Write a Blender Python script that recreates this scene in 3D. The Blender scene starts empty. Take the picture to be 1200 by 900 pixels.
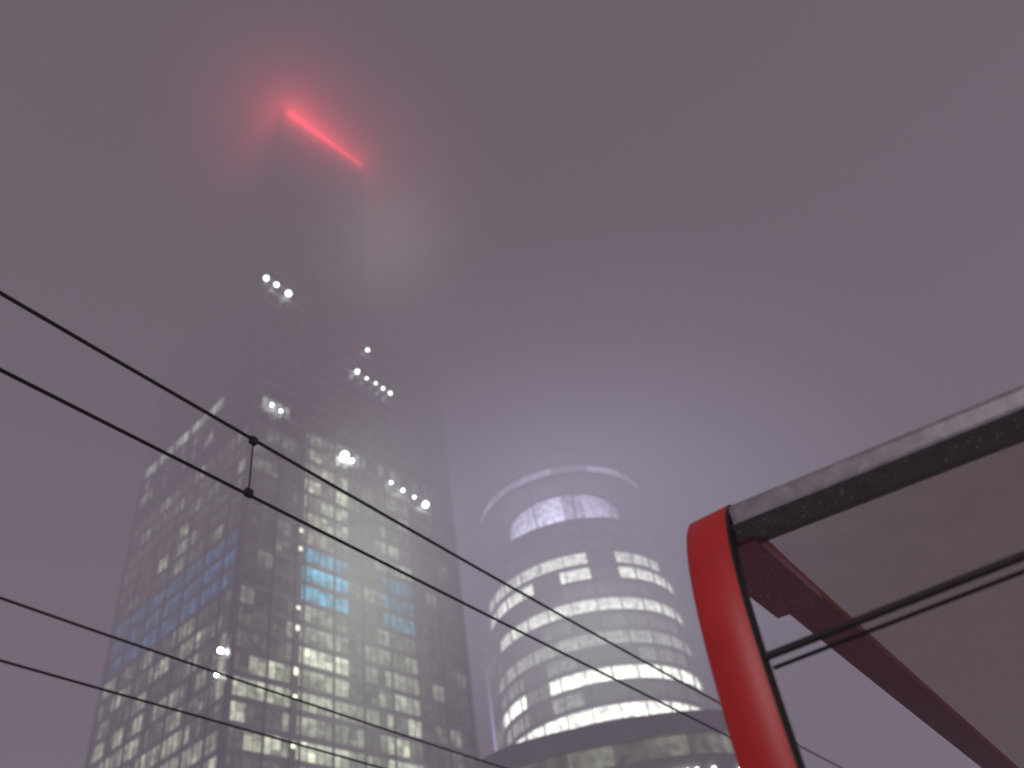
import bpy, math, random
from mathutils import Vector, Matrix
random.seed(7)
S=bpy.context.scene
COL=S.collection

# ------------------------------------------------------------------ helpers
def link(o,parent=None):
    COL.objects.link(o)
    if parent: o.parent=parent
    return o
def empty(name,loc=(0,0,0)):
    e=bpy.data.objects.new(name,None); link(e); e.empty_display_size=0.5
    return e
class B:
    def __init__(s): s.v=[];s.f=[];s.m=[];s.c=[]
    def quad(s,p,m=0,c=(0,0,0,1)):
        i=len(s.v); s.v+= [tuple(x) for x in p]; s.f.append(tuple(range(i,i+len(p)))); s.m.append(m); s.c.append(c)
    def box(s,o,a,b,c,m=0):
        o,a,b,c=map(Vector,(o,a,b,c))
        i=len(s.v)
        for k in (0,1):
            for j in (0,1):
                for l in (0,1): s.v.append(tuple(o+a*l+b*j+c*k))
        for q in ((0,2,3,1),(4,5,7,6),(0,1,5,4),(2,6,7,3),(0,4,6,2),(1,3,7,5)):
            s.f.append(tuple(i+x for x in q)); s.m.append(m); s.c.append((0,0,0,1))
    def tube(s,pts,r,n=8,m=0,cap=True):
        pts=[Vector(p) for p in pts]; base=len(s.v)
        for k,p in enumerate(pts):
            d=(pts[min(k+1,len(pts)-1)]-pts[max(k-1,0)]).normalized()
            up=Vector((0,0,1)) if abs(d.z)<.95 else Vector((1,0,0))
            x=d.cross(up).normalized(); y=x.cross(d)
            rr=r[k] if isinstance(r,(list,tuple)) else r
            for j in range(n):
                t=2*math.pi*j/n; s.v.append(tuple(p+x*rr*math.cos(t)+y*rr*math.sin(t)))
        for k in range(len(pts)-1):
            for j in range(n):
                a=base+k*n+j;b=base+k*n+(j+1)%n
                s.f.append((a,b,b+n,a+n));s.m.append(m);s.c.append((0,0,0,1))
        if cap:
            s.f.append(tuple(base+j for j in range(n)));s.m.append(m);s.c.append((0,0,0,1))
            e=base+(len(pts)-1)*n
            s.f.append(tuple(e+j for j in range(n)));s.m.append(m);s.c.append((0,0,0,1))
    def obj(s,name,mats,parent=None,smooth=False,bevel=0):
        me=bpy.data.meshes.new(name); me.from_pydata(s.v,[],s.f)
        for m in mats: me.materials.append(m)
        me.polygons.foreach_set('material_index',s.m)
        a=me.color_attributes.new('glow','FLOAT_COLOR','CORNER')
        arr=[]
        for p in me.polygons:
            c=s.c[p.index]
            for _ in range(p.loop_total): arr+=c
        a.data.foreach_set('color',arr)
        if smooth: me.polygons.foreach_set('use_smooth',[True]*len(me.polygons))
        me.update()
        o=bpy.data.objects.new(name,me); link(o,parent)
        if bevel:
            md=o.modifiers.new('b','BEVEL'); md.width=bevel; md.segments=2; md.limit_method='ANGLE'
        return o
def newmat(name):
    m=bpy.data.materials.new(name); m.use_nodes=True; nt=m.node_tree; nt.nodes.clear()
    return m,nt,nt.nodes.new('ShaderNodeOutputMaterial')
def pbr(name,col,rough=.6,metal=0,var=.25,scale=3.,bump=0,spec=.5):
    m,nt,out=newmat(name); N=nt.nodes;L=nt.links
    p=N.new('ShaderNodeBsdfPrincipled'); tc=N.new('ShaderNodeTexCoord')
    n=N.new('ShaderNodeTexNoise'); n.inputs['Scale'].default_value=scale; n.inputs['Detail'].default_value=5
    L.new(tc.outputs['Object'],n.inputs['Vector'])
    r=N.new('ShaderNodeValToRGB'); e=r.color_ramp.elements
    e[0].position=.3;e[1].position=.7
    e[0].color=tuple(c*(1-var) for c in col)+(1,); e[1].color=tuple(min(1,c*(1+var)) for c in col)+(1,)
    L.new(n.outputs['Fac'],r.inputs['Fac']);L.new(r.outputs['Color'],p.inputs['Base Color'])
    p.inputs['Roughness'].default_value=rough;p.inputs['Metallic'].default_value=metal
    p.inputs['Specular IOR Level'].default_value=spec
    if bump:
        b=N.new('ShaderNodeBump');b.inputs['Strength'].default_value=bump;b.inputs['Distance'].default_value=.02
        L.new(n.outputs['Fac'],b.inputs['Height']);L.new(b.outputs['Normal'],p.inputs['Normal'])
    L.new(p.outputs[0],out.inputs['Surface'])
    return m
def emit(name,col,st,sample=False):
    m,nt,out=newmat(name); e=nt.nodes.new('ShaderNodeEmission')
    e.inputs[0].default_value=tuple(col)+(1,);e.inputs[1].default_value=st
    nt.links.new(e.outputs[0],out.inputs['Surface'])
    if not sample: m.cycles.emission_sampling='NONE'
    return m
def glassmat(name,base=(.03,.035,.04),rough=.18):
    # facade glass; room light, and a faint base glow on unlit panes, come from the 'glow' attribute
    m,nt,out=newmat(name);N=nt.nodes;L=nt.links
    p=N.new('ShaderNodeBsdfPrincipled');p.inputs['Base Color'].default_value=base+(1,)
    p.inputs['Roughness'].default_value=rough
    a=N.new('ShaderNodeAttribute');a.attribute_name='glow'
    tc=N.new('ShaderNodeTexCoord');n=N.new('ShaderNodeTexNoise');n.inputs['Scale'].default_value=.9;n.inputs['Detail'].default_value=3
    L.new(tc.outputs['Object'],n.inputs['Vector'])
    mr=N.new('ShaderNodeMapRange');mr.inputs['From Min'].default_value=.3;mr.inputs['From Max'].default_value=.7
    mr.inputs['To Min'].default_value=.45;mr.inputs['To Max'].default_value=1.3
    L.new(n.outputs['Fac'],mr.inputs['Value'])
    L.new(a.outputs['Color'],p.inputs['Emission Color']);L.new(mr.outputs[0],p.inputs['Emission Strength'])
    L.new(p.outputs[0],out.inputs['Surface']); m.cycles.emission_sampling='NONE'
    return m
def volmat(name,sigma,em):
    """absorbing + glowing (city light scattered in mist) homogeneous fog"""
    m,nt,out=newmat(name);N=nt.nodes;L=nt.links
    e=N.new('ShaderNodeEmission');mx=max(em) or 1
    e.inputs[0].default_value=tuple(c/mx for c in em)+(1,);e.inputs[1].default_value=mx if max(em)>0 else 0
    if sigma>0:
        a=N.new('ShaderNodeVolumeAbsorption');a.inputs[0].default_value=(0,0,0,1);a.inputs[1].default_value=sigma
        ad=N.new('ShaderNodeAddShader');L.new(a.outputs[0],ad.inputs[0]);L.new(e.outputs[0],ad.inputs[1])
        L.new(ad.outputs[0],out.inputs['Volume'])
    else: L.new(e.outputs[0],out.inputs['Volume'])
    return m

# ------------------------------------------------------------------ world
w=bpy.data.worlds.new("World");S.world=w;w.use_nodes=True
nt=w.node_tree;bg=nt.nodes['Background']
sk=nt.nodes.new('ShaderNodeTexSky');sk.sky_type='NISHITA';sk.sun_disc=False
sk.sun_elevation=math.radians(-6);sk.sun_rotation=math.radians(200)
nt.links.new(sk.outputs[0],bg.inputs[0]);bg.inputs[1].default_value=.02
w.cycles.sampling_method='NONE'

# ------------------------------------------------------------------ camera
p=math.radians(42.4);F=Vector((0,math.cos(p),math.sin(p)));U0=Vector((0,-math.sin(p),math.cos(p)));R0=Vector((1,0,0))
ro=math.radians(10.5);cr,sr=math.cos(ro),math.sin(ro)
X=R0*cr-U0*sr;Y=R0*sr+U0*cr;Z=-F
cam=bpy.data.cameras.new('camera');cam.lens=30;cam.sensor_width=36;cam.clip_end=3000;cam.clip_start=.05
cam.dof.use_dof=True;cam.dof.focus_distance=3.4;cam.dof.aperture_fstop=1.9
co=bpy.data.objects.new('camera',cam);link(co)
M=Matrix((X,Y,Z)).transposed().to_4x4();M.translation=Vector((0,0,1.6));co.matrix_world=M
S.camera=co
S.view_settings.view_transform='Standard';S.view_settings.look='None';S.view_settings.exposure=0

# ------------------------------------------------------------------ fog
fog=empty('fog')
def lin(r,g,b):
    f=lambda c:((c/255+.055)/1.055)**2.4 if c>10 else c/3000
    return Vector((f(r),f(g),f(b)))
layers=[(-3,.0052,lin(121,111,125)),(60,.0125,lin(117,105,117)),(104,.027,lin(94,79,84)),(152,.046,lin(66,52,55))]
ps,pe=0,Vector((0,0,0))
for i,(z,sg,Lc) in enumerate(layers):
    e=Lc*sg; de=e-pe; de=Vector((max(0,de.x),max(0,de.y),max(0,de.z)))
    b=B();h=620-i*5;b.box((-h,-h+100,z),(2*h,0,0),(0,2*h,0),(0,0,380-i*3-z))
    b.obj('layer',[volmat('fog_layer',sg-ps,de)],fog)
    ps=sg;pe=e
def ball(bu,c,r,n=20,m=0):
    c=Vector(c);i=len(bu.v);rings=n//2
    bu.v.append(tuple(c+Vector((0,0,r))))
    for a in range(1,rings):
        th=math.pi*a/rings
        for k in range(n):
            ph=2*math.pi*k/n
            bu.v.append(tuple(c+Vector((math.sin(th)*math.cos(ph),math.sin(th)*math.sin(ph),math.cos(th)))*r))
    bu.v.append(tuple(c-Vector((0,0,r))))
    last=len(bu.v)-1
    add=lambda f:(bu.f.append(f),bu.m.append(m),bu.c.append((0,0,0,1)))
    for k in range(n):
        k2=(k+1)%n
        add((i,i+1+k,i+1+k2)); add((last,last-n+k2,last-n+k))
        for a in range(rings-2):
            q=i+1+a*n
            add((q+k,q+n+k,q+n+k2,q+k2))
def lightpool(c,rad,core,amp,col,half=0,rotz=0,scale=(1,1,1),step=.6,dens=0):
    """mist lit by nearby lamps: emission falls off as 1/(d^2+core^2), smooth end at rad; dens = extra local mist"""
    m,nt,out=newmat('lit_mist');N=nt.nodes;L=nt.links
    tc=N.new('ShaderNodeTexCoord');sx=N.new('ShaderNodeSeparateXYZ');L.new(tc.outputs['Object'],sx.inputs[0])
    def mth(op,a,b=None,clamp=False):
        n=N.new('ShaderNodeMath');n.operation=op;n.use_clamp=clamp
        for i,x in enumerate((a,b)):
            if x is None: continue
            if isinstance(x,(int,float)): n.inputs[i].default_value=x
            else: L.new(x,n.inputs[i])
        return n.outputs[0]
    xx=sx.outputs[0]
    if half: xx=mth('MAXIMUM',mth('SUBTRACT',mth('ABSOLUTE',xx),half),0.)
    d2=mth('ADD',mth('ADD',mth('MULTIPLY',xx,xx),mth('MULTIPLY',sx.outputs[1],sx.outputs[1])),mth('MULTIPLY',sx.outputs[2],sx.outputs[2]))
    fall=mth('DIVIDE',amp,mth('ADD',d2,core*core))
    cut=mth('SUBTRACT',1.,mth('DIVIDE',d2,float(rad*rad)),True)
    c2=mth('MULTIPLY',cut,cut)
    st=mth('MULTIPLY',fall,c2)
    e=N.new('ShaderNodeEmission');e.inputs[0].default_value=tuple(col)+(1,);L.new(st,e.inputs[1])
    if dens:
        a=N.new('ShaderNodeVolumeAbsorption');a.inputs[0].default_value=(0,0,0,1);L.new(mth('MULTIPLY',c2,dens),a.inputs[1])
        ad=N.new('ShaderNodeAddShader');L.new(a.outputs[0],ad.inputs[0]);L.new(e.outputs[0],ad.inputs[1]);L.new(ad.outputs[0],out.inputs['Volume'])
    else: L.new(e.outputs[0],out.inputs['Volume'])
    m.cycles.volume_step_rate=step
    b=B();ball(b,(0,0,0),rad*1.01,n=20)
    b.v=[(x+math.copysign(half,x) if abs(x)>1e-4 else x,y,z) for x,y,z in b.v]
    o=b.obj('lit_mist',[m],fog);o.location=c;o.rotation_euler=(0,0,rotz);o.scale=scale
    return o

# ------------------------------------------------------------------ materials
spandrel=pbr('facade_panel',(.40,.40,.38),.5,var=.15,scale=.3)
rpanel=pbr('curved_facade_panel',(.36,.35,.36),.5,var=.15,scale=.3)
fin=pbr('facade_fin',(.25,.25,.25),.4,.3,scale=.3)
tglass=glassmat('tower_glass',(.05,.055,.058))
roofm=pbr('roof_grey',(.12,.12,.12),.8)
darkm=pbr('dark_louvre',(.04,.04,.042),.6)

# ------------------------------------------------------------------ office tower
Cn=Vector((-46.5,110.6,0));UR=Vector((.6,.8,0));UL=Vector((-.8,.6,0));UP=Vector((0,0,1))
tower=empty('office_tower')
FH=3.6
cream=Vector((.88,.92,.68))*1.08;white=Vector((.85,.97,.90))
def facade(org,u,n,width,z0,z1,litf,name,fh=FH,bay=1.5):
    b=B();nb=int(round(width/bay));bay=width/nb
    k=0;z=z0
    while z<z1-.5:
        top=min(z+fh,z1)
        b.box(org+UP*z-n*.1,u*width,n*.24,UP*.9,1)
        for j in range(nb):
            t=(j+.5)*bay
            g=litf(t,z,k,j)
            p0=org+u*(j*bay)+UP*(z+.9);p1=p0+u*bay
            hh=top-z-.9
            if g is None: b.quad((p0,p1,p1+UP*hh,p0+UP*hh),0,(0,0,0,1))
            else:
                sp=hh*random.choice((.3,.55,.75,.5))
                lo=g*random.uniform(.45,.95);hi=g
                if random.random()<.3: lo,hi=hi,lo
                b.quad((p0,p1,p1+UP*sp,p0+UP*sp),0,tuple(lo)+(1,))
                q0=p0+UP*sp;q1=p1+UP*sp
                b.quad((q0,q1,q1+UP*(hh-sp),q0+UP*(hh-sp)),0,tuple(hi)+(1,))
        z+=fh;k+=1
    for j in range(nb+1):
        wd=.30 if j%4==0 else .07; pr=.36 if j%4==0 else .12
        b.box(org+u*(j*bay-wd/2)+UP*z0-n*.05,u*wd,n*(pr+.05),UP*(z1-z0),2)
    b.box(org+UP*z1-n*.3,u*width,n*.8,UP*1.3,1)
    b.obj(name,[tglass,spandrel,fin],tower)
rowcache={}
def rnd(*k):
    if k not in rowcache: rowcache[k]=random.random()
    return rowcache[k]
def lit_right(t,z,k,j):
    grp=int(t//3);u=random.uniform
    if 10.7<t<20.5 and z<106:
        if 70<z<81: return Vector((.20,.80,1.15))*u(.8,1.5)*(.5+rnd('bl',k))
        lvl=(.5+1.5*rnd('lv',k)) if z<100 else .8
        if rnd('a',k,grp)<(.93 if z<100 else .7): return cream*lvl*u(.7,1.2)*(.6+.7*rnd('ga',k,grp))
        return cream*.35
    if 29<t<36.5 and z<104:
        if 70<z<81: return Vector((.12,.44,.66))*u(.6,1.2)
        if rnd('c',k,grp)<.75: return cream*u(.7,1.2)*(.4+1.0*rnd('gc',k,grp))
        return cream*.25
    if t<10.7 and z<68:
        if rnd('d',k,grp)<.5: return cream*u(.7,1.2)*(.2+1.0*rnd('gd',k,grp))
        return cream*u(.1,.18)
    if t<10.7 and z<104: return cream*(u(.2,.4) if rnd('d2',k,grp)<.3 else u(.05,.12))
    if 20.5<=t<=29 and z<98: 
        if rnd('e',k,grp)<.4: return cream*u(.3,.65)
        return cream*u(.12,.22)
    if t>36.5 and z<90: return cream*(u(.15,.5) if rnd('f',k,grp)<.25 else u(.05,.12))
    if 103<z<107 and 22<t<44 and random.random()<.5: return white*u(.3,1.8)
    if 106<z<110 and 1<t<8: return white*u(.5,2.2)
    if random.random()<.2: return cream*.08
    return None
def lit_left(t,z,k,j):
    grp=int(t//3);u=random.uniform
    if 70<z<81 : return Vector((.07,.19,.36))*u(.7,1.3)
    if 113<z<117.5 and t>10: return white*u(1.0,2.6)
    if 108<z<113.5 and t>14 and random.random()<.4: return white*u(.1,.9)
    pr=.75 if z<60 else .45
    if z<104:
        if rnd('l',k,grp)<pr: return cream*u(.55,1.1)*(.2+.8*rnd('gl',k,grp))
        return cream*u(.08,.18)
    return None
NR=Vector((.8,-.6,0));NL=Vector((-.6,-.8,0))
H1,H2=153,214
facade(Cn,UR,NR,48,0.5,H1,lit_right,'facade_right')
facade(Cn+UL*40.4,-UL,NL,40.4,0.5,H1,lambda t,z,k,j:lit_left(40.4-t,z,k,j),'facade_left')
dark=lambda t,z,k,j: None
facade(Cn+UP*(H1+1.3),UR,NR,27,0,H2-H1-1.3,lambda t,z,k,j:(white*.25 if t>10.7 else None),'facade_upper_right')  # paler glass here is a faint glow put into the panes
facade(Cn+UL*30+UP*(H1+1.3),-UL,NL,30,0,H2-H1-1.3,dark,'facade_upper_left')
b=B()
b.box(Cn+UR*.1+UL*.1,UR*47.8,UL*40.2,UP*(H1+.4),0)
b.box(Cn+UR*.1+UL*.1+UP*(H1+.4),UR*26.8,UL*29.8,UP*(H2-H1),0)
b.box(Cn+UR*30+UL*6+UP*(H1+.4),UR*10,UL*12,UP*5,1)
b.obj('core',[darkm,roofm],tower)
b=B()
for q,z1 in ((Cn,H2),(Cn+UR*48,H1),(Cn+UL*40.4,H1)):
    b.box(q-UR*.45-UL*.45+UP*0,UR*.9,UL*.9,UP*(z1+1.6),0)
b.box(Cn+UR*10.15+NR*.0,UR*1.1,NR*.55,UP*H1,0)
b.obj('columns',[fin],tower)
b=B()
for k in range(29):
    z=.5+k*FH+2.2
    if rnd('s',k)<.45:
        c=Cn+UR*10.7+NR*.56+UP*z
        b.box(c-UR*.28,UR*.56,NR*.1,UP*(.5+rnd('s2',k)*.7),0)
b.obj('stair_lamps',[emit('stair_lamp_light',(.95,1,.75),3.2)],tower)

# red aviation strip just below the parapet
b=B();b.tube([Cn+NR*1.1+UP*212.6+UR*1.5,Cn+NR*1.1+UP*212.6+UR*26],.5,8)
b.obj('red_light_strip',[emit('red_strip_light',(1,.04,.06),320)],tower)
b=B()
for i in range(10): b.box(Cn+UR*(1.2+i*2.7)+NR*.4+UP*212.5,UR*.15,NR*.6,UP*.2)
b.obj('strip_brackets',[fin],tower)
az=math.atan2(.8,.6)
lightpool(Cn+UR*13.2+NR*1.1+UP*212.6,44,2.4,215,(1,.07,.10),half=10.5,rotz=az,step=.32,dens=.01)

# bright floodlights on terraces
lamps=[]
for t,z,s in ((-.5,143.4,1.5),(2,143.2,1.4),(5,142.6,1.8),(26,139,1.2),(23,130.5,1.3),(25.5,130,.8),(28,130,.8),(30,129.6,1.0),(32,129.3,1.2),
          (19.6,106,2.2),(21.3,105.6,1.1),(31,104.6,.8),(34,104,.9),(37,103.6,.8),(40,103,1.8),(3,110,.7),(5,109.6,.7),(33,49,1.0)):
    lamps.append((Cn+UR*t+NR*1.0+UP*z,s))
lamps.append((Cn+UL*1.2+NL*1.0+UP*62,1.0));lamps.append((Cn+UL*1.6+NL*1.0+UP*58.5,.7))
b=B()
for c,s in lamps: ball(b,c,.36*s,n=10)
b.obj('flood_lamps',[emit('flood_lamp_light',(.9,1,.95),50)],tower)
b=B()
for c,s in lamps: b.box(c-NR*1.0-UR*.05,NR*.95,UR*.1,UP*.1)
b.obj('lamp_brackets',[fin],tower)

# ------------------------------------------------------------------ round tower
rt=empty('round_tower');RC=Vector((6.5,186,0));R=22.
rglass=glassmat('round_tower_glass',(.05,.05,.06),.25)
b=B();N=104
def rp(r,k,z,n=N):
    t=2*math.pi*k/n;return RC+Vector((r*math.cos(t),r*math.sin(t),z))
def ringband(b,r,z0,z1,m,colf=None,n=N):
    for k in range(n):
        c=(0,0,0,1)
        if colf: 
            g=colf(k);c=tuple(g)+(1,)
        b.quad((rp(r,k,z0,n),rp(r,k+1,z0,n),rp(r,k+1,z1,n),rp(r,k,z1,n)),m,c)
def ringslab(b,r0,r1,z0,z1,m,n=N):
    ringband(b,r1,z0,z1,m,n=n)
    for k in range(n):
        b.quad((rp(r0,k,z0,n),rp(r0,k+1,z0,n),rp(r1,k+1,z0,n),rp(r1,k,z0,n)),m)
        b.quad((rp(r0,k,z1,n),rp(r0,k+1,z1,n),rp(r1,k+1,z1,n),rp(r1,k,z1,n)),m)
rw=Vector((.97,1,.88));pw_=Vector((.74,.72,1.0))
z=1.;k=0
while z<105:
    bright={16:4.5,18:7.0,22:12,24:22.0,25:20.0,12:2.6,14:2.2,20:2.4}.get(k,.45)
    def cf(q,k=k,bright=bright):
        x=rnd('r',k,q//5)
        if bright>=1: return rw*(bright*random.uniform(.8,1.2) if x<.8 else .5)
        return rw*(random.uniform(.5,1.0)*bright*2.6 if x<.5 else .2)
    ringband(b,R-.25,z+.9,z+3.75,0,cf)
    ringslab(b,R-.3,R+.25,z,z+.9,1)
    z+=3.75;k+=1
for q in range(0,N,4):
    t=2*math.pi*q/N;d=Vector((math.cos(t),math.sin(t),0));tt=Vector((-d.y,d.x,0))
    b.box(RC+d*(R-.3)-tt*.08+UP*1,d*.45,tt*.16,UP*105,1)
ringslab(b,0.01,R+.4,z,z+1.2,1)
Rd=14
ringband(b,Rd,z+1.2,112,2,n=N)
ringband(b,Rd,112,119.5,0,lambda q:pw_*random.uniform(110,130)*(.5+rnd('cr',q//6)))
ringslab(b,Rd-.5,R-1,120.2,121.2,1)
ringband(b,R-.9,121.3,123.0,0,lambda q:pw_*90*(.0+rnd('ch',q//7)))
ringslab(b,Rd-.5,R-.7,123.1,123.8,1)
ringband(b,Rd-1,123.8,133,0,lambda q:pw_*random.uniform(10,16))
ringslab(b,.01,Rd,133,134.5,1)
for q in range(0,N,8):
    a=rp(R-3,q,108);c=rp(R-1.5,q,120.4);b.tube([a,c],.18,6,1)
b.obj('body',[rglass,rpanel,darkm],rt)
b=B();base=Vector((-17.6,186,0))
b.box(base+Vector((-.5,0,0)),(1.0,0,0),(0,3,0),(0,0,92),0)
b.box(base+Vector((-.2,-.15,34)),(.4,0,0),(0,.14,0),(0,0,52),1)
b.box(base+Vector((.5,.6,0)),(5,0,0),(0,1.4,0),(0,0,90),0)
b.obj('service_core',[spandrel,emit('led_strip_light',(.7,.55,1),2.2)],rt)
lightpool((6.5,166,121),90,20,128,(.79,.74,1.0),scale=(1.15,.7,.85),step=.8,dens=.092)
lightpool((6.5,160,82),36,14,19,(.93,1,.92),scale=(1.0,.5,1),step=1,dens=.03)
# light leaking into the mist around the upper facade and the setback
lightpool(Cn+UR*27+NR*9+UP*178,42,15,34,(1,.95,.90),scale=(.8,.8,1.15),step=1,dens=.028)
# mist in front of the lit office floors
lightpool(Cn+UR*18+NR*7+UP*80,18,8,3.0,(.92,1,.86),scale=(1.4,.8,3),step=1,dens=.012)

# ------------------------------------------------------------------ low curved building
pb=empty('curved_office_block');b=B()
pc=Vector((3.5,110,0));A1,B1=17,13;n=96
def pp(k,off,z):
    t=2*math.pi*k/n;c,s=math.cos(t),math.sin(t);e=.75
    return pc+Vector(((A1+off)*math.copysign(abs(c)**e,c),(B1+off)*math.copysign(abs(s)**e,s),z))
z=0.3;k=0
while z<31:
    for q in range(n):
        g=cream*(random.uniform(.08,.14) if rnd('pb',k,q//3)>.25 else random.uniform(.15,.28))
        b.quad((pp(q,0,z+1.6),pp(q+1,0,z+1.6),pp(q+1,0,z+3.8),pp(q,0,z+3.8)),0,tuple(g)+(1,))
        for (o0,o1,z0,z1) in ((.25,.25,z,z+1.6),(-.1,.25,z,z),(-.1,.25,z+1.6,z+1.6)):
            b.quad((pp(q,o0,z0),pp(q+1,o0,z0),pp(q+1,o1,z1),pp(q,o1,z1)),1)
    z+=3.8;k+=1
for q in range(n):
    for (o0,o1,z0,z1) in ((.6,.6,z,z+2.4),(-.1,.6,z,z),(-1,.6,z+2.4,z+2.4)):
        b.quad((pp(q,o0,z0),pp(q+1,o0,z0),pp(q+1,o1,z1),pp(q,o1,z1)),1)
b.quad([pp(q,-.5,z+2.0) for q in range(n)],2)
b.obj('body',[tglass,spandrel,roofm],pb)
b=B()
for q in range(n):
    if rnd('soff',q)<.3: ball(b,pp(q,.45,30.6),.16,8)
b.obj('soffit_lamps',[emit('soffit_lamp_light',(.95,1,.9),14)],pb)

# ------------------------------------------------------------------ tram infrastructure
T=Vector((.5,.866,0));Nn=Vector((-.866,.5,0));Cc=-Nn
steel=pbr('galvanised_steel',(.22,.22,.22),.45,.6)
wirem=pbr('overhead_wire_dark',(.03,.028,.028),.5,.5)
def W(tt,nn,z): return T*tt+Nn*nn+UP*z
def mess(tt,z0): return z0+.0014*(tt-10)**2
for nn,zm,zc in ((4.25,5.965,5.5),(7.58,6.03,5.53)):
    cat=empty('overhead_tram_wire')
    b=B()
    b.tube([W(t,nn,mess(t,zm)) for t in range(-20,41,2)],.0135,8)
    b.tube([W(t,nn,zc+.00006*(t-10)**2) for t in range(-20,41,3)],.0125,8)
    b.obj('wires',[wirem],cat,True)
    b=B()
    t,dt=(3.25-18,9) if nn<5 else (-19.5,11)
    while t<40:
        b.tube([W(t,nn,zc),W(t,nn,mess(t,zm))],.006,6)
        b.box(W(t,nn,zc)-T*.03-Nn*.018-UP*.01,T*.06,Nn*.036,UP*.06)
        b.box(W(t,nn,mess(t,zm))-T*.03-Nn*.018-UP*.04,T*.06,Nn*.036,UP*.06)
        t+=dt
    b.obj('hangers',[wirem],cat)
for tt in (-20,40):
    po=empty('catenary_pole');b=B()
    b.tube([W(tt,9.8,0),W(tt,9.8,8.0)],[.14,.10],14)
    b.tube([W(tt,9.8,7.35),W(tt,4.0,7.35)],.045,10)
    b.tube([W(tt,9.8,7.9),W(tt,5.2,7.4)],.02,8)
    for nn,zc in ((4.25,5.5),(7.58,5.53)): 
        b.tube([W(tt,nn,7.35),W(tt,nn,7.2)],.04,8);b.tube([W(tt,nn+.7,7.35),W(tt,nn+.7,zc+.25),W(tt,nn,zc+.05)],.018,8)
    b.obj('mast',[steel],po,True)

asph=pbr('asphalt',(.05,.05,.052),.55,scale=8,bump=.3)
conc=pbr('platform_paving',(.28,.27,.26),.7,scale=5,bump=.2)
b=B();b.quad(((-700,-600,-.3),(700,-600,-.3),(700,800,-.3),(-700,800,-.3)));b.obj('ground',[asph])
b=B();b.box(W(-40,-5,-.29),T*90,Nn*7.8,UP*.29);b.obj('tram_platform',[conc],bevel=.01)
b=B();b.box(W(-40,2.55,.003),T*90,Nn*.12,UP*.004);b.obj('platform_edge_line',[pbr('white_paint',(.7,.7,.68),.6)])
tr=empty('tram_track');b=B()
for nn in (4.25,7.58):
    for d in (-.7175,.7175):
        b.box(W(-60,nn+d-.035,-.296),T*140,Nn*.07,UP*.03)
b.obj('rails',[pbr('rail_steel',(.3,.28,.26),.3,.9)],tr)

# ------------------------------------------------------------------ tram shelter
sh=empty('tram_shelter')
def paint(name,c0,c1,rough):
    m,nt,out=newmat(name);Nd=nt.nodes;L=nt.links
    pr=Nd.new('ShaderNodeBsdfPrincipled');tc=Nd.new('ShaderNodeTexCoord')
    n1=Nd.new('ShaderNodeTexNoise');n1.inputs['Scale'].default_value=6;n1.inputs['Detail'].default_value=6
    L.new(tc.outputs['Object'],n1.inputs['Vector'])
    rp_=Nd.new('ShaderNodeValToRGB');rp_.color_ramp.elements[0].color=c0+(1,);rp_.color_ramp.elements[1].color=c1+(1,)
    L.new(n1.outputs['Fac'],rp_.inputs['Fac'])
    vo=Nd.new('ShaderNodeTexVoronoi');vo.inputs['Scale'].default_value=55;L.new(tc.outputs['Object'],vo.inputs['Vector'])
    mr=Nd.new('ShaderNodeMapRange');mr.inputs['From Min'].default_value=.08;mr.inputs['From Max'].default_value=.22;mr.inputs['To Min'].default_value=1;mr.inputs['To Max'].default_value=0
    L.new(vo.outputs['Distance'],mr.inputs['Value'])
    bp=Nd.new('ShaderNodeBump');bp.inputs['Strength'].default_value=.15;bp.inputs['Distance'].default_value=.001
    L.new(mr.outputs[0],bp.inputs['Height']);L.new(bp.outputs[0],pr.inputs['Normal'])
    L.new(rp_.outputs[0],pr.inputs['Base Color']);pr.inputs['Roughness'].default_value=rough
    L.new(pr.outputs[0],out.inputs['Surface']);return m
red=paint('red_paint',(.46,.012,.012),(.66,.026,.022),.45)
red_shade=paint('red_paint_underside_shade',(.45,.15,.21),(.55,.20,.27),.25)  # same red paint; the underside's dim pinkish light is put into the colour
blackp=pbr('black_rubber_edge',(.025,.022,.022),.5)
alu=pbr('painted_aluminium',(.25,.24,.265),.45,.1,scale=25,bump=.08,var=.2)
alud=pbr('dark_frame',(.22,.20,.195),.5)
P0=Vector((.34,1.72,0))
def Q(s,c,z): return P0+T*s+Cc*c+UP*(z+1.6)
keys=[(0,-1.6),(0,-1.0),(0,-.4),(0,.2),(.003,.45),(.010,.62),(.024,.77),(.046,.89),(.080,1.0),(.125,1.09),(.18,1.15),(.25,1.178),(.33,1.172),(.45,1.152),(.8,1.145),(1.6,1.14),(3,1.14),(4.4,1.14)]
def cr_(p0,p1,p2,p3,t):
    return tuple(.5*((2*p1[i])+(-p0[i]+p2[i])*t+(2*p0[i]-5*p1[i]+4*p2[i]-p3[i])*t*t+(-p0[i]+3*p1[i]-3*p2[i]+p3[i])*t**3) for i in (0,1))
prof=[]
for i in range(len(keys)-1):
    a=keys[max(i-1,0)];d=keys[min(i+2,len(keys)-1)]
    for q in range(5): prof.append(cr_(a,keys[i],keys[i+1],d,q/5))
prof.append(keys[-1])
b=B();hw=.058;th=.042;bev=.005
sect=[(-hw+bev,0),(hw-bev,0),(hw,bev),(hw,th-bev),(hw-bev,th),(-hw+bev,th),(-hw,th-bev),(-hw,bev)]
ns=len(sect)
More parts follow.
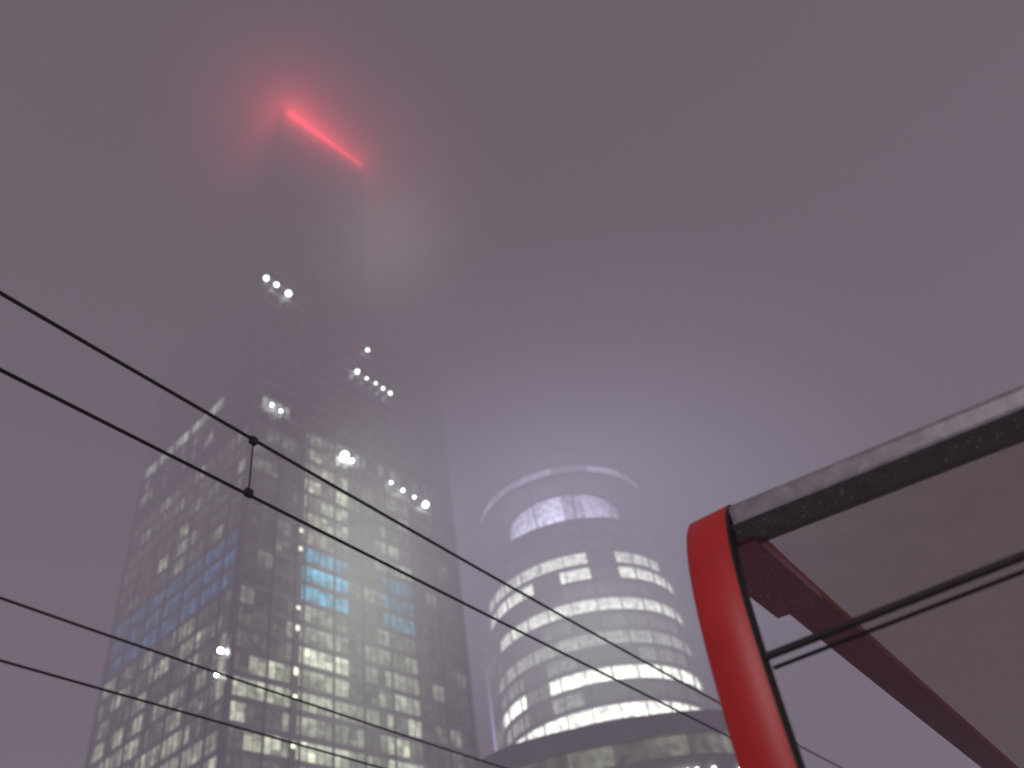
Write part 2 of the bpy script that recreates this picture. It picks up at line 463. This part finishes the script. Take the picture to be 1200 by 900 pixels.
for i,(s,z) in enumerate(prof):
    a=prof[max(i-1,0)];d=prof[min(i+1,len(prof)-1)]
    tx,tz=d[0]-a[0],d[1]-a[1];l=math.hypot(tx,tz);tx/=l;tz/=l
    nx,nz=tz,-tx
    for c,dp in sect: b.v.append(tuple(Q(s+nx*dp,c,z+nz*dp)))
for i in range(len(prof)-1):
    for j in range(ns):
        q=i*ns+j;q2=i*ns+(j+1)%ns
        m=0
        if prof[i][0]<.3 and j in (1,2,3): m=1
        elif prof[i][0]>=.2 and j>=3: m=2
        b.f.append((q,q2,q2+ns,q+ns));b.m.append(m);b.c.append((0,0,0,1))
b.obj('arched_frame',[red,blackp,red_shade],sh,True)
b2=B();b2.v=[tuple(Vector(v)+Cc*1.62-UP*.14) for v in b.v];b2.f=list(b.f);b2.m=list(b.m);b2.c=list(b.c)
b2.obj('arched_frame_rear',[red,blackp,red_shade],sh,True)
def zr(c): return 1.085-.075*c
def slab(b,s0,s1,c0,c1,dz0,dz1,m=0):
    o=[Q(s,c,zr(c)+dz) for dz in (dz0,dz1) for s,c in ((s0,c0),(s1,c0),(s1,c1),(s0,c1))]
    i=len(b.v);b.v+=[tuple(x) for x in o]
    for q in ((0,1,2,3),(4,5,6,7),(0,1,5,4),(1,2,6,5),(2,3,7,6),(3,0,4,7)):
        b.f.append(tuple(i+x for x in q));b.m.append(m);b.c.append((0,0,0,1))
b=B();slab(b,.125,.195,.061,1.55,-.03,.04);b.obj('front_fascia',[alu],sh,bevel=.018)
b=B();slab(b,.198,.255,.061,1.55,-.012,.03)
for s in (4.3,): slab(b,s,s+.06,.061,1.55,-.02,.025)
b.obj('roof_ribs',[alud],sh,bevel=.004)
b=B();slab(b,.256,.285,.061,1.55,-.004,.02);b.obj('glazing_bead',[alu],sh,bevel=.003)
# milky roof glazing: part see-through, part diffusing
pm,nt,out=newmat('milky_roof_glass');Nd=nt.nodes;L=nt.links
tr_=Nd.new('ShaderNodeBsdfTransparent');tr_.inputs[0].default_value=(.74,.68,.62,1)
tl=Nd.new('ShaderNodeBsdfTranslucent');df=Nd.new('ShaderNodeBsdfPrincipled');df.inputs['Roughness'].default_value=.15
tc=Nd.new('ShaderNodeTexCoord');n1=Nd.new('ShaderNodeTexNoise');n1.inputs['Scale'].default_value=9;n1.inputs['Detail'].default_value=8
L.new(tc.outputs['Object'],n1.inputs['Vector'])
r1=Nd.new('ShaderNodeValToRGB');r1.color_ramp.elements[0].color=(.11,.10,.088,1);r1.color_ramp.elements[1].color=(.22,.20,.175,1)
r1.color_ramp.elements[0].position=.35;r1.color_ramp.elements[1].position=.65
L.new(n1.outputs['Fac'],r1.inputs[0]);L.new(r1.outputs[0],tl.inputs[0]);L.new(r1.outputs[0],df.inputs['Base Color'])
m1=Nd.new('ShaderNodeMixShader');m1.inputs[0].default_value=.45;L.new(tl.outputs[0],m1.inputs[1]);L.new(df.outputs[0],m1.inputs[2])
m2=Nd.new('ShaderNodeMixShader');m2.inputs[0].default_value=.66;L.new(m1.outputs[0],m2.inputs[1]);L.new(tr_.outputs[0],m2.inputs[2])
L.new(m2.outputs[0],out.inputs['Surface'])
b=B()
s0,s1=.286,4.298
b.quad([Q(s,c,zr(c)+.01) for s,c in ((s0,.061),(s1,.061),(s1,1.55),(s0,1.55))])
b.obj('roof_panels',[pm],sh)
b=B();slab(b,.20,.66,-.055,.08,-.04,-.002);b.obj('corner_bracket',[red_shade],sh,bevel=.004)
b=B()
b.tube([Q(.045,.055,.705),Q(.045,1.57,.68)],.0085,10)
b.tube([Q(.075,.055,.69),Q(.075,1.57,.665)],.0045,8)
b.obj('tie_rod',[pbr('rod_steel',(.10,.09,.09),.3,.7)],sh,True)
# rain drops on glass, bracket, fascia
b=B();rr=random.Random(5)
for _ in range(420):
    s,c=rr.uniform(.27,2.6),rr.uniform(.08,1.2);ball(b,Q(s,c,zr(c)+.008),rr.uniform(.0015,.0035),6)
for _ in range(90):
    s,c=rr.uniform(.2,.66),rr.uniform(-.05,.075);ball(b,Q(s,c,zr(c)-.041),rr.uniform(.0015,.0030),6)
for _ in range(90):
    c=rr.uniform(.06,1.2);ball(b,Q(.16+rr.uniform(-.03,.03),c,zr(c)-.031),rr.uniform(.0015,.0032),6)
dm,nt,out=newmat('water');g=nt.nodes.new('ShaderNodeBsdfPrincipled');g.inputs['Base Color'].default_value=(.8,.77,.79,1);g.inputs['Roughness'].default_value=.08
nt.links.new(g.outputs[0],out.inputs['Surface'])
b.obj('rain_drops',[dm],sh,True)
gm,nt,out=newmat('clear_glass');g=nt.nodes.new('ShaderNodeBsdfPrincipled');g.inputs['Base Color'].default_value=(.8,.85,.85,1)
g.inputs['Transmission Weight'].default_value=1;g.inputs['Roughness'].default_value=.03;nt.links.new(g.outputs[0],out.inputs['Surface'])
b=B()
for s in (.3,1.65,3.0): b.box(Q(s,1.6,-1.3),T*1.3,Cc*.01,UP*2.1)
b.obj('rear_glass',[gm],sh)
b=B();b.box(Q(.9,1.15,-1.17),T*2.4,Cc*.35,UP*.04)
for s in (1.1,3.0): b.box(Q(s,1.3,-1.6),T*.06,Cc*.06,UP*.43)
b.obj('bench',[steel],sh,bevel=.006)

# ------------------------------------------------------------------ street lamp (behind the viewer, lights the stop)
def street_lamp(x,y,h,energy,col,dirv):
    sl=empty('street_lamp');d=Vector(dirv).normalized()
    b=B();o=Vector((x,y,0))
    b.tube([o,o+UP*1,o+UP*(h-.5),o+UP*(h-.1)+d*.3,o+UP*h+d*1.1],[.09,.07,.05,.045,.04],12)
    hd=o+UP*h+d*1.1
    sd=Vector((-d.y,d.x,0))
    b.box(hd-sd*.15-UP*.03,sd*.3,d*.6,UP*.12)
    b.obj('mast',[steel],sl,True)
    b=B();b.box(hd-sd*.11-UP*.05+d*.06,sd*.22,d*.46,UP*.015);b.obj('lens',[emit('lamp_lens',col,8)],sl)
    l=bpy.data.lights.new('lamp','SPOT');l.energy=energy;l.color=col;l.shadow_soft_size=.15
    l.spot_size=math.radians(164);l.spot_blend=.12
    lo=bpy.data.objects.new('lamp',l);link(lo,sl);lo.location=hd-UP*.22+d*.3
street_lamp(-1.6,-6.0,6.0,600,(1,.86,.88),(.2,1,0))
